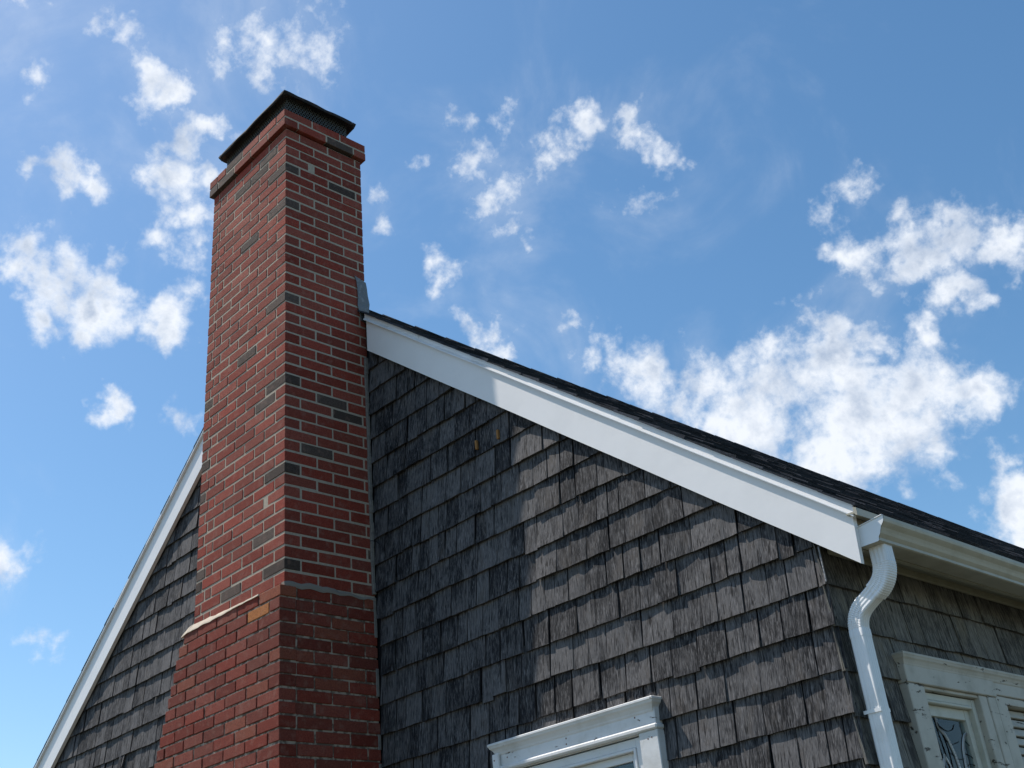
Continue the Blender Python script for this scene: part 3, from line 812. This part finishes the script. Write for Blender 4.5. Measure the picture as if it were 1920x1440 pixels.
    rj = random.Random(9); vs = [(x + rj.uniform(-.002, .002), y + rj.uniform(-.002, .002), z_ + rj.uniform(-.0022, .0022) + .003 * math.sin(x * 23) + .003 * math.sin(y * 27)) for x, y, z_ in vs]
    fs = [(i * NR + j, i * NR + (j + 1) % NR, (i + 1) * NR + (j + 1) % NR, (i + 1) * NR + j) for i in range(5) for j in range(NR)] + [tuple(range(NR - 1, -1, -1)), tuple(5 * NR + j for j in range(NR))]
    mb.add(vs, fs)
    # pinched corner tabs
    for (cx, cy, sx, sy) in ((ox1, oy0, 1, -1), (ox1, oy1, 1, 1), (ox0, oy0, -1, -1), (ox0, oy1, -1, 1)):
        vs = [(cx - sx * .035, cy, zc - .018), (cx, cy - sy * .035, zc - .018), (cx - sx * .004, cy - sy * .004, zc - .004), (cx - sx * .035, cy, zc + .003), (cx, cy - sy * .035, zc + .003), (cx - sx * .003, cy - sy * .003, zc + .004)]
        mb.add(vs, [(0, 2, 1), (3, 4, 5), (0, 3, 5, 2), (2, 5, 4, 1), (0, 1, 4, 3)])
    cap = mb.build('rain_cap', M_HOOD, ch, 'dark metal hood with mesh sides on the chimney')
    # spark screen: crossing wires
    mb = MB(); sx0, sx1, sy0, sy1, z0, z1 = -3.42, -2.685, -.545, -.095, ZTOP - .004, 6.694
    def wire(F, a, b, w=.0020):
        (u0, za), (u1, zb_) = a, b; du, dz = u1 - u0, zb_ - za; l = math.hypot(du, dz); nu, nz_ = -dz / l * w, du / l * w
        vs = [F(u0 + nu, za + nz_, 0), F(u1 + nu, zb_ + nz_, 0), F(u1 - nu, zb_ - nz_, 0), F(u0 - nu, za - nz_, 0), F(u0 + nu, za + nz_, .0018), F(u1 + nu, zb_ + nz_, .0018), F(u1 - nu, zb_ - nz_, .0018), F(u0 - nu, za - nz_, .0018)]
        mb.add(vs, [(0, 1, 2, 3), (7, 6, 5, 4), (0, 4, 5, 1), (1, 5, 6, 2), (2, 6, 7, 3), (3, 7, 4, 0)])
    H = z1 - z0; st = .021; run_ = H * .62
    for F, a0, a1 in ((lambda u, z_, n_: (u, sy0 - n_, z_), sx0, sx1), (lambda u, z_, n_: (u, sy1 + n_, z_), sx0, sx1), (lambda u, z_, n_: (sx1 + n_, u, z_), sy0, sy1), (lambda u, z_, n_: (sx0 - n_, u, z_), sy0, sy1)):
        u = a0 - run_
        while u < a1 + run_:
            for sgn in (1, -1):
                ua, ub = (u, u + run_) if sgn > 0 else (u + run_, u)
                # clip to [a0,a1]
                t0, t1 = 0., 1.; d_ = ub - ua
                ta, tb = (a0 - ua) / d_, (a1 - ua) / d_
                if ta > tb: ta, tb = tb, ta
                t0 = max(t0, ta); t1 = min(t1, tb)
                if t1 - t0 > .03: wire(F, (ua + d_ * t0, z0 + H * t0), (ua + d_ * t1, z0 + H * t1))
            u += st
    mb.build('spark_screen', M_WIRE, cap)
    mb = MB(); mb.box((-3.36, -.50, ZTOP + .0), (-2.74, -.14, ZTOP + .085), c=.004); mb.build('flue_liner', M_HOOD, cap)
    # lead step flashing where the ridge meets the chimney
    mb = MB(); rf = random.Random(4); rows = [(5.205, -.030, .050), (5.25, -.038, .036), (5.30, -.052, .030), (5.36, -.046, .032), (5.42, -.050, .026), (5.475, -.056, .020), (5.51, -.070, .010)]
    vs = []; m_ = 5
    for (z_, ya, yb) in rows:
        for j in range(m_): vs.append((CX1 + .006 + rf.uniform(0, .006), ya + (yb - ya) * j / (m_ - 1) + rf.uniform(-.003, .003), z_ - .006 * j))
    k0 = len(vs); vs += [(x - .004, y, z_) for x, y, z_ in vs]
    fs = []
    for i in range(len(rows) - 1):
        for j in range(m_ - 1):
            a = i * m_ + j; fs.append((a, a + 1, a + m_ + 1, a + m_)); fs.append((a + k0 + m_, a + k0 + m_ + 1, a + k0 + 1, a + k0))
    for i in range(len(rows) - 1):
        for j in (0, m_ - 1):
            a = i * m_ + j; fs.append((a, a + m_, a + m_ + k0, a + k0))
    mb.add(vs, fs, smooth=False); mb.build('flashing', M_LEAD, ch, 'crumpled grey lead flashing at the roof line')
    # caulk between chimney and shingles
    mb = MB(); rc = random.Random(8); z_ = 3.50
    while z_ < 4.94:
        h_ = rc.uniform(.04, .12); w = rc.uniform(.010, .017)
        mb.box((CX1 - .002, -.012 - rc.uniform(0, .004), z_), (CX1 + w, .006, min(4.95, z_ + h_ + .004)), c=.002); z_ += h_
    mb.build('caulk_joint', M_CAULK, ch)
    z_ = .4
    while z_ < 3.45:
        h_ = rc.uniform(.03, .10)
        if rc.random() < .45:
            mb = MB(); mb.box((-2.676, -.010, z_), (-2.676 + rc.uniform(.005, .008), .008, z_ + h_), c=.0015); mb.build('caulk_remnant', M_CAULK, ch)
        z_ += h_
    # old wire poking out of the joint
    mb = MB(); pts = [(-2.672, -.02, 3.80), (-2.64, -.030, 3.79), (-2.60, -.026, 3.772), (-2.595, -.018, 3.757)]
    for a, b in zip(pts, pts[1:]):
        a, b = Vector(a), Vector(b); t_ = (b - a).normalized(); e1 = t_.cross(Vector((0, 1, 0))).normalized() * .0018; e2 = t_.cross(e1).normalized() * .0018
        vs = [tuple(q + e1 * c1 + e2 * c2) for q in (a, b) for c1, c2 in ((1, 0), (0, 1), (-1, 0), (0, -1))]
        mb.add(vs, [(i, (i + 1) % 4, (i + 1) % 4 + 4, i + 4) for i in range(4)], smooth=True)
    mb.build('wire', M_DARK, ch)
chimney()

# ------------------------------------------------------------------ windows
def crown(mb, F, u0, u1, n0, prof, wall=-.015):
    """mitred crown moulding: prof = list of (d, z) from bottom to top, d = projection from face n0"""
    path = []
    for (d, z) in prof:
        path.append([(u0 - d, z, wall), (u0 - d, z, n0 + d), (u1 + d, z, n0 + d), (u1 + d, z, wall)])
    vs = []; k = len(prof)
    for r_ in path: vs += [F(*p) for p in r_]
    fs = [(i * 4 + j, i * 4 + j + 1, (i + 1) * 4 + j + 1, (i + 1) * 4 + j) for i in range(k - 1) for j in range(3)]
    fs += [((k - 1) * 4, (k - 1) * 4 + 1, (k - 1) * 4 + 2, (k - 1) * 4 + 3), (3, 2, 1, 0)]
    o = Vector(F(0, 0, 0)); ex = Vector(F(1, 0, 0)) - o; ey = Vector(F(0, 1, 0)) - o; ez = Vector(F(0, 0, 1)) - o
    if ex.cross(ey).dot(ez) < 0: fs = [f[::-1] for f in fs]
    mb.add(vs, fs)
CP = [(0., .0), (.004, .006), (.006, .012), (.016, .026), (.026, .034), (.030, .042), (.034, .046), (.034, .054), (.030, .057)]
def frame_ring(mb, F, u0, u1, z0, z1, w, n0, n1, c=.0015, wt=None, wb=None):
    wt = wt or w; wb = wb or w
    fbox(mb, F, u0, u0 + w, z0, z1, n0, n1, c=c); fbox(mb, F, u1 - w, u1, z0, z1, n0, n1, c=c)
    fbox(mb, F, u0 + w + .0004, u1 - w - .0004, z1 - wt, z1, n0, n1 - .0015, c=c); fbox(mb, F, u0 + w + .0004, u1 - w - .0004, z0, z0 + wb, n0, n1 - .0015, c=c)
def gable_window():
    F = GF; mb = MB(); u0, u1 = -1.795, -.850
    fbox(mb, F, u0, u0 + .098, 1.19, 2.428, -.016, .026, c=.003); fbox(mb, F, u1 - .098, u1, 1.19, 2.428, -.016, .027, c=.003)
    fbox(mb, F, u0 + .002, u1 - .002, 2.450, 2.545, -.016, .025, c=.002)
    fbox(mb, F, u0 - .004, u1 + .006, 2.428, 2.450, -.016, .036, c=.006)
    fbox(mb, F, u0 - .006, u0 + .036, 1.19, 2.505, .0262, .040, c=.003)
    fbox(mb, F, u0 - .03, u1 + .03, 1.145, 1.19, -.016, .07, c=.004)
    w = mb.build('window', M_PEEL, house, 'white painted gable window with peeling crown moulding')
    mb = MB(); crown(mb, F, u0 + .010, u1 - .010, .026, [(d * .8, 2.497 + z * .94) for d, z in CP]); mb.build('head_molding', M_PEEL, w)
    mb = MB(); iu0, iu1 = u0 + .098, u1 - .098
    for (a, b, c_, d_) in ((iu0 - .002, iu0 + .004, 1.19, 2.428), (iu1 - .004, iu1 + .002, 1.19, 2.428)): fbox(mb, F, a, b, c_, d_, -.10, .0, c=0)
    fbox(mb, F, iu0, iu1, 2.424, 2.4275, -.10, .010)
    frame_ring(mb, F, iu0 + .006, iu1 - .006, 1.20, 2.419, .034, -.03, .004)
    frame_ring(mb, F, iu0 + .041, iu1 - .041, 1.235, 2.384, .012, -.028, .010, c=.002)
    mb.build('storm_frame', M_SASH, w)
    mb = MB(); frame_ring(mb, F, iu0 + .054, iu1 - .054, 1.25, 2.371, .030, -.045, -.016); fbox(mb, F, iu0 + .085, iu1 - .085, 1.78, 1.82, -.045, -.018, c=.002)
    sa = mb.build('sash', M_SASH, w)
    mb = MB(); fbox(mb, F, iu0 + .07, iu1 - .07, 1.27, 2.355, -.034, -.031); mb.build('pane', M_GLASS, w)
    mb = MB(); fbox(mb, F, iu0 - .01, iu1 + .01, 1.2, 2.44, -.40, -.38); fbox(mb, F, iu0 - .02, iu0 - .005, 1.2, 2.44, -.40, -.07); fbox(mb, F, iu1 + .005, iu1 + .02, 1.2, 2.44, -.40, -.07); fbox(mb, F, iu0 - .01, iu1 + .01, 2.44, 2.45, -.40, -.07); fbox(mb, F, iu0 - .01, iu1 + .01, 1.18, 1.195, -.40, -.07)
    mb.build('window_recess', M_ROOM, w)
    mb = MB(); rr = random.Random(1)
    for (u, z) in ((-.905, 2.395), (-.885, 2.398), (-.96, 2.488), (-1.35, 2.485), (-1.352, 2.462), (-1.72, 2.478), (-1.79, 2.475)):
        n = .027 if z < 2.43 else .0255
        if u < -1.76: n = .0405
        mb = MB(); fbox(mb, F, u, u + .006, z, z + .006, n - .002, n + .0007, c=.0008); mb.build('nail_head', M_NAIL, w)
gable_window()

def ribbon(mb, F, pts, w, n0, n1):
    for (a, b) in zip(pts, pts[1:]):
        du, dz = b[0] - a[0], b[1] - a[1]; l = math.hypot(du, dz) or 1e-6; nu, nz = -dz / l * w / 2, du / l * w / 2; eu, ez = du / l * w * .2, dz / l * w * .2
        q = [(a[0] + nu - eu, a[1] + nz - ez), (b[0] + nu + eu, b[1] + nz + ez), (b[0] - nu + eu, b[1] - nz + ez), (a[0] - nu - eu, a[1] - nz - ez)]
        vs = [F(u, z, n0) for u, z in q] + [F(u, z, n1) for u, z in q]
        mb.add(vs, [(0, 1, 2, 3), (7, 6, 5, 4), (0, 4, 5, 1), (1, 5, 6, 2), (2, 6, 7, 3), (3, 7, 4, 0)])
def smooth_curve(pts, n=6):
    o = []
    P_ = [pts[0]] + pts + [pts[-1]]
    for i in range(1, len(P_) - 2):
        for j in range(n):
            t = j / n; r_ = []
            for c in (0, 1):
                p0, p1, p2, p3 = (P_[i + q][c] for q in (-1, 0, 1, 2))
                r_.append(.5 * (2 * p1 + (p2 - p0) * t + (2 * p0 - 5 * p1 + 4 * p2 - p3) * t * t + (3 * p1 - p0 - 3 * p2 + p3) * t ** 3))
            o.append(tuple(r_))
    o.append(pts[-1]); return o
def eave_window():
    F = EF; mb = MB(); u0, u1 = .362, 1.98; zs = 1.19
    # casings, head board, mullion
    fbox(mb, F, u0 + .002, u0 + .118, zs, 2.440, -.016, .022, c=.003)
    fbox(mb, F, u0, 1.052, 2.441, 2.506, -.016, .026, c=.003)
    fbox(mb, F, 1.0535, u1, 2.452, 2.506, -.016, .022, c=.003)
    fbox(mb, F, .908, .972, zs, 2.440, -.016, .018, c=.003); fbox(mb, F, .9745, 1.040, zs, 2.440, -.016, .022, c=.003)
    fbox(mb, F, u1 - .116, u1 - .002, zs, 2.440, -.016, .022, c=.003)
    fbox(mb, F, u0 - .03, u1 + .03, 1.145, zs, -.016, .07, c=.004)
    fbox(mb, F, u0 + .118, .908, 2.428, 2.4405, -.016, .012, c=.002)
    w = mb.build('window', M_PEEL2, house, 'double window with flaking cream paint beside the downspout')
    mb = MB(); crown(mb, F, u0 + .004, u1, .024, [(d * .5, 2.502 + z * .84) for d, z in CP]); mb.build('head_molding', M_PEEL2, w)
    # left sash with decorative leaded pane
    a0, a1 = u0 + .118, .908
    mb = MB(); frame_ring(mb, F, a0 + .002, a1 - .002, zs, 2.424, .026, -.05, -.006); frame_ring(mb, F, a0 + .0285, a1 - .0285, zs + .02, 2.397, .012, -.05, .000, c=.003)
    mb.build('storm_frame', M_CSASH, w)
    mb = MB(); frame_ring(mb, F, a0 + .041, a1 - .041, zs + .03, 2.384, .036, -.06, -.022, wt=.040); mb.build('sash', M_CSASH, w)
    mb = MB(); fbox(mb, F, a0 + .06, a1 - .06, zs + .05, 2.36, -.040, -.037); mb.build('pane', M_GLASS, w)
    mb = MB()
    for pts, wd in (([(.618, 2.352), (.617, 2.32), (.632, 2.300), (.663, 2.275), (.690, 2.225), (.706, 2.16), (.71, 2.08), (.70, 1.98)], .011),
                    ([(.856, 2.300), (.828, 2.296), (.800, 2.280), (.775, 2.245), (.762, 2.20), (.757, 2.15), (.765, 2.06), (.79, 1.98)], .010),
                    ([(.612, 2.205), (.585, 2.165), (.56, 2.12)], .012), ([(.612, 2.205), (.638, 2.165), (.652, 2.10)], .006),
                    ([(.852, 2.20), (.835, 2.16), (.85, 2.10)], .010), ([(.70, 1.98), (.745, 1.90), (.79, 1.98)], .009)):
        mb = MB(); ribbon(mb, F, smooth_curve(pts), wd, -.0365, -.0325); mb.build('tracery', M_SASH, w)
    mb = MB()
    for pts in ([(.632, 2.312), (.68, 2.298), (.725, 2.305), (.752, 2.325)], [(.655, 2.262), (.70, 2.250), (.752, 2.262)], [(.67, 2.215), (.72, 2.196), (.757, 2.20)],
                [(.80, 2.268), (.83, 2.252), (.857, 2.245)], [(.772, 2.222), (.82, 2.210), (.857, 2.19)], [(.762, 2.168), (.80, 2.182), (.857, 2.172)], [(.765, 2.10), (.80, 2.13), (.857, 2.14)],
                [(.577, 2.35), (.590, 2.25), (.604, 2.14), (.61, 2.0)], [(.606, 2.35), (.612, 2.29), (.628, 2.20), (.632, 2.14)], [(.645, 2.28), (.658, 2.22), (.655, 2.15), (.66, 2.0)], [(.69, 2.15), (.735, 2.135), (.76, 2.14)]):
        mb = MB(); ribbon(mb, F, smooth_curve(pts), .0022, -.0366, -.0345); mb.build('lead_line', M_DARK, w)
    # folded sheet behind the glass stands in for pinkish siding reflected in it
    mb = MB(); n = 60; vs = []
    for i in range(n + 1):
        f = i / n; u = a0 + .03 + .19 * f; nn_ = -.085 + .010 * math.sin(f * 30) + .004 * math.sin(f * 71)
        vs += [F(u, zs, nn_), F(u + .0, 2.40, nn_)]
    mb.add(vs, [(2 * i, 2 * i + 2, 2 * i + 3, 2 * i + 1) for i in range(n)], smooth=True)
    mb.build('reflection_folds', M_REFL_FOLDS, w, 'mauve folded sheet in place of a reflection in the leaded pane')
    mb = MB()
    k_ = 0; z = 2.40
    while z > 1.3: fbox(mb, F, a0 + .17, a1, z - .034, z - .002, -.118 - .004, -.116); z -= .036
    mb.build('reflection_slats', M_REFL_SLATS, w, 'slate grey slats in place of reflected boards')  # added slats imitate the dark boards mirrored in the pane
    mb = MB(); q = [(.745, 2.352), (.866, 2.352), (.866, 2.312)]; vs = [F(u, z_, -.075) for u, z_ in q] + [F(u, z_, -.079) for u, z_ in q]
    mb.add(vs, [(0, 1, 2), (5, 4, 3), (0, 3, 4, 1), (1, 4, 5, 2), (2, 5, 3, 0)]); mb.build('valance', M_CSASH, w)
    # right unit: frame with louvres
    b0, b1 = 1.052, u1 - .118
    mb = MB(); frame_ring(mb, F, b0, b1, zs, 2.450, .088, -.05, .0165, wt=.030, wb=.06); mb.build('shutter_frame', M_PEEL2, w)
    mb = MB(); z = 2.415
    while z > zs + .07:
        def tl(v, z=z): return (v[0], v[1] + (v[2] + .03) * -.6, v[2])
        fbox(mb, F, b0 + .089, b1 - .089, z - .034, z - .003, -.035, -.012, c=.002, jit=lambda v: (v[0], v[1], v[2] - (v[1] - (z - .034)) * .38)); z -= .0365
    mb.build('louvre', M_PEEL2, w, 'cream wooden louvres')
    mb = MB(); r0, r1 = a0 - .02, u1 - .1
    fbox(mb, F, r0, r1, zs, 2.45, -.50, -.48); fbox(mb, F, r0 - .01, r0, zs, 2.45, -.50, -.07); fbox(mb, F, r1, r1 + .01, zs, 2.45, -.50, -.07); fbox(mb, F, r0, r1, 2.45, 2.46, -.50, -.07); fbox(mb, F, r0, r1, zs - .01, zs, -.50, -.07)
    mb.build('window_recess', M_ROOM, w)
eave_window()

# slim metal corner bead under the rake at the house corner
def corner_bits():
    mb = MB(); mb.box((.001, -.006, 2.768), (.006, -.001, 2.90)); 
    mb.build('corner_bead', M_LEAD, house)
    mb = MB()
    for (x, z) in ((-1.779, 3.995), (-1.617, 3.988)):
        mb = MB(); mb.box((x, -.010, z), (x + .014, .004, z + .050), c=.002); mb.build('wooden_shim', M_SHIM, house)
corner_bits()
bpy.context.view_layer.update()
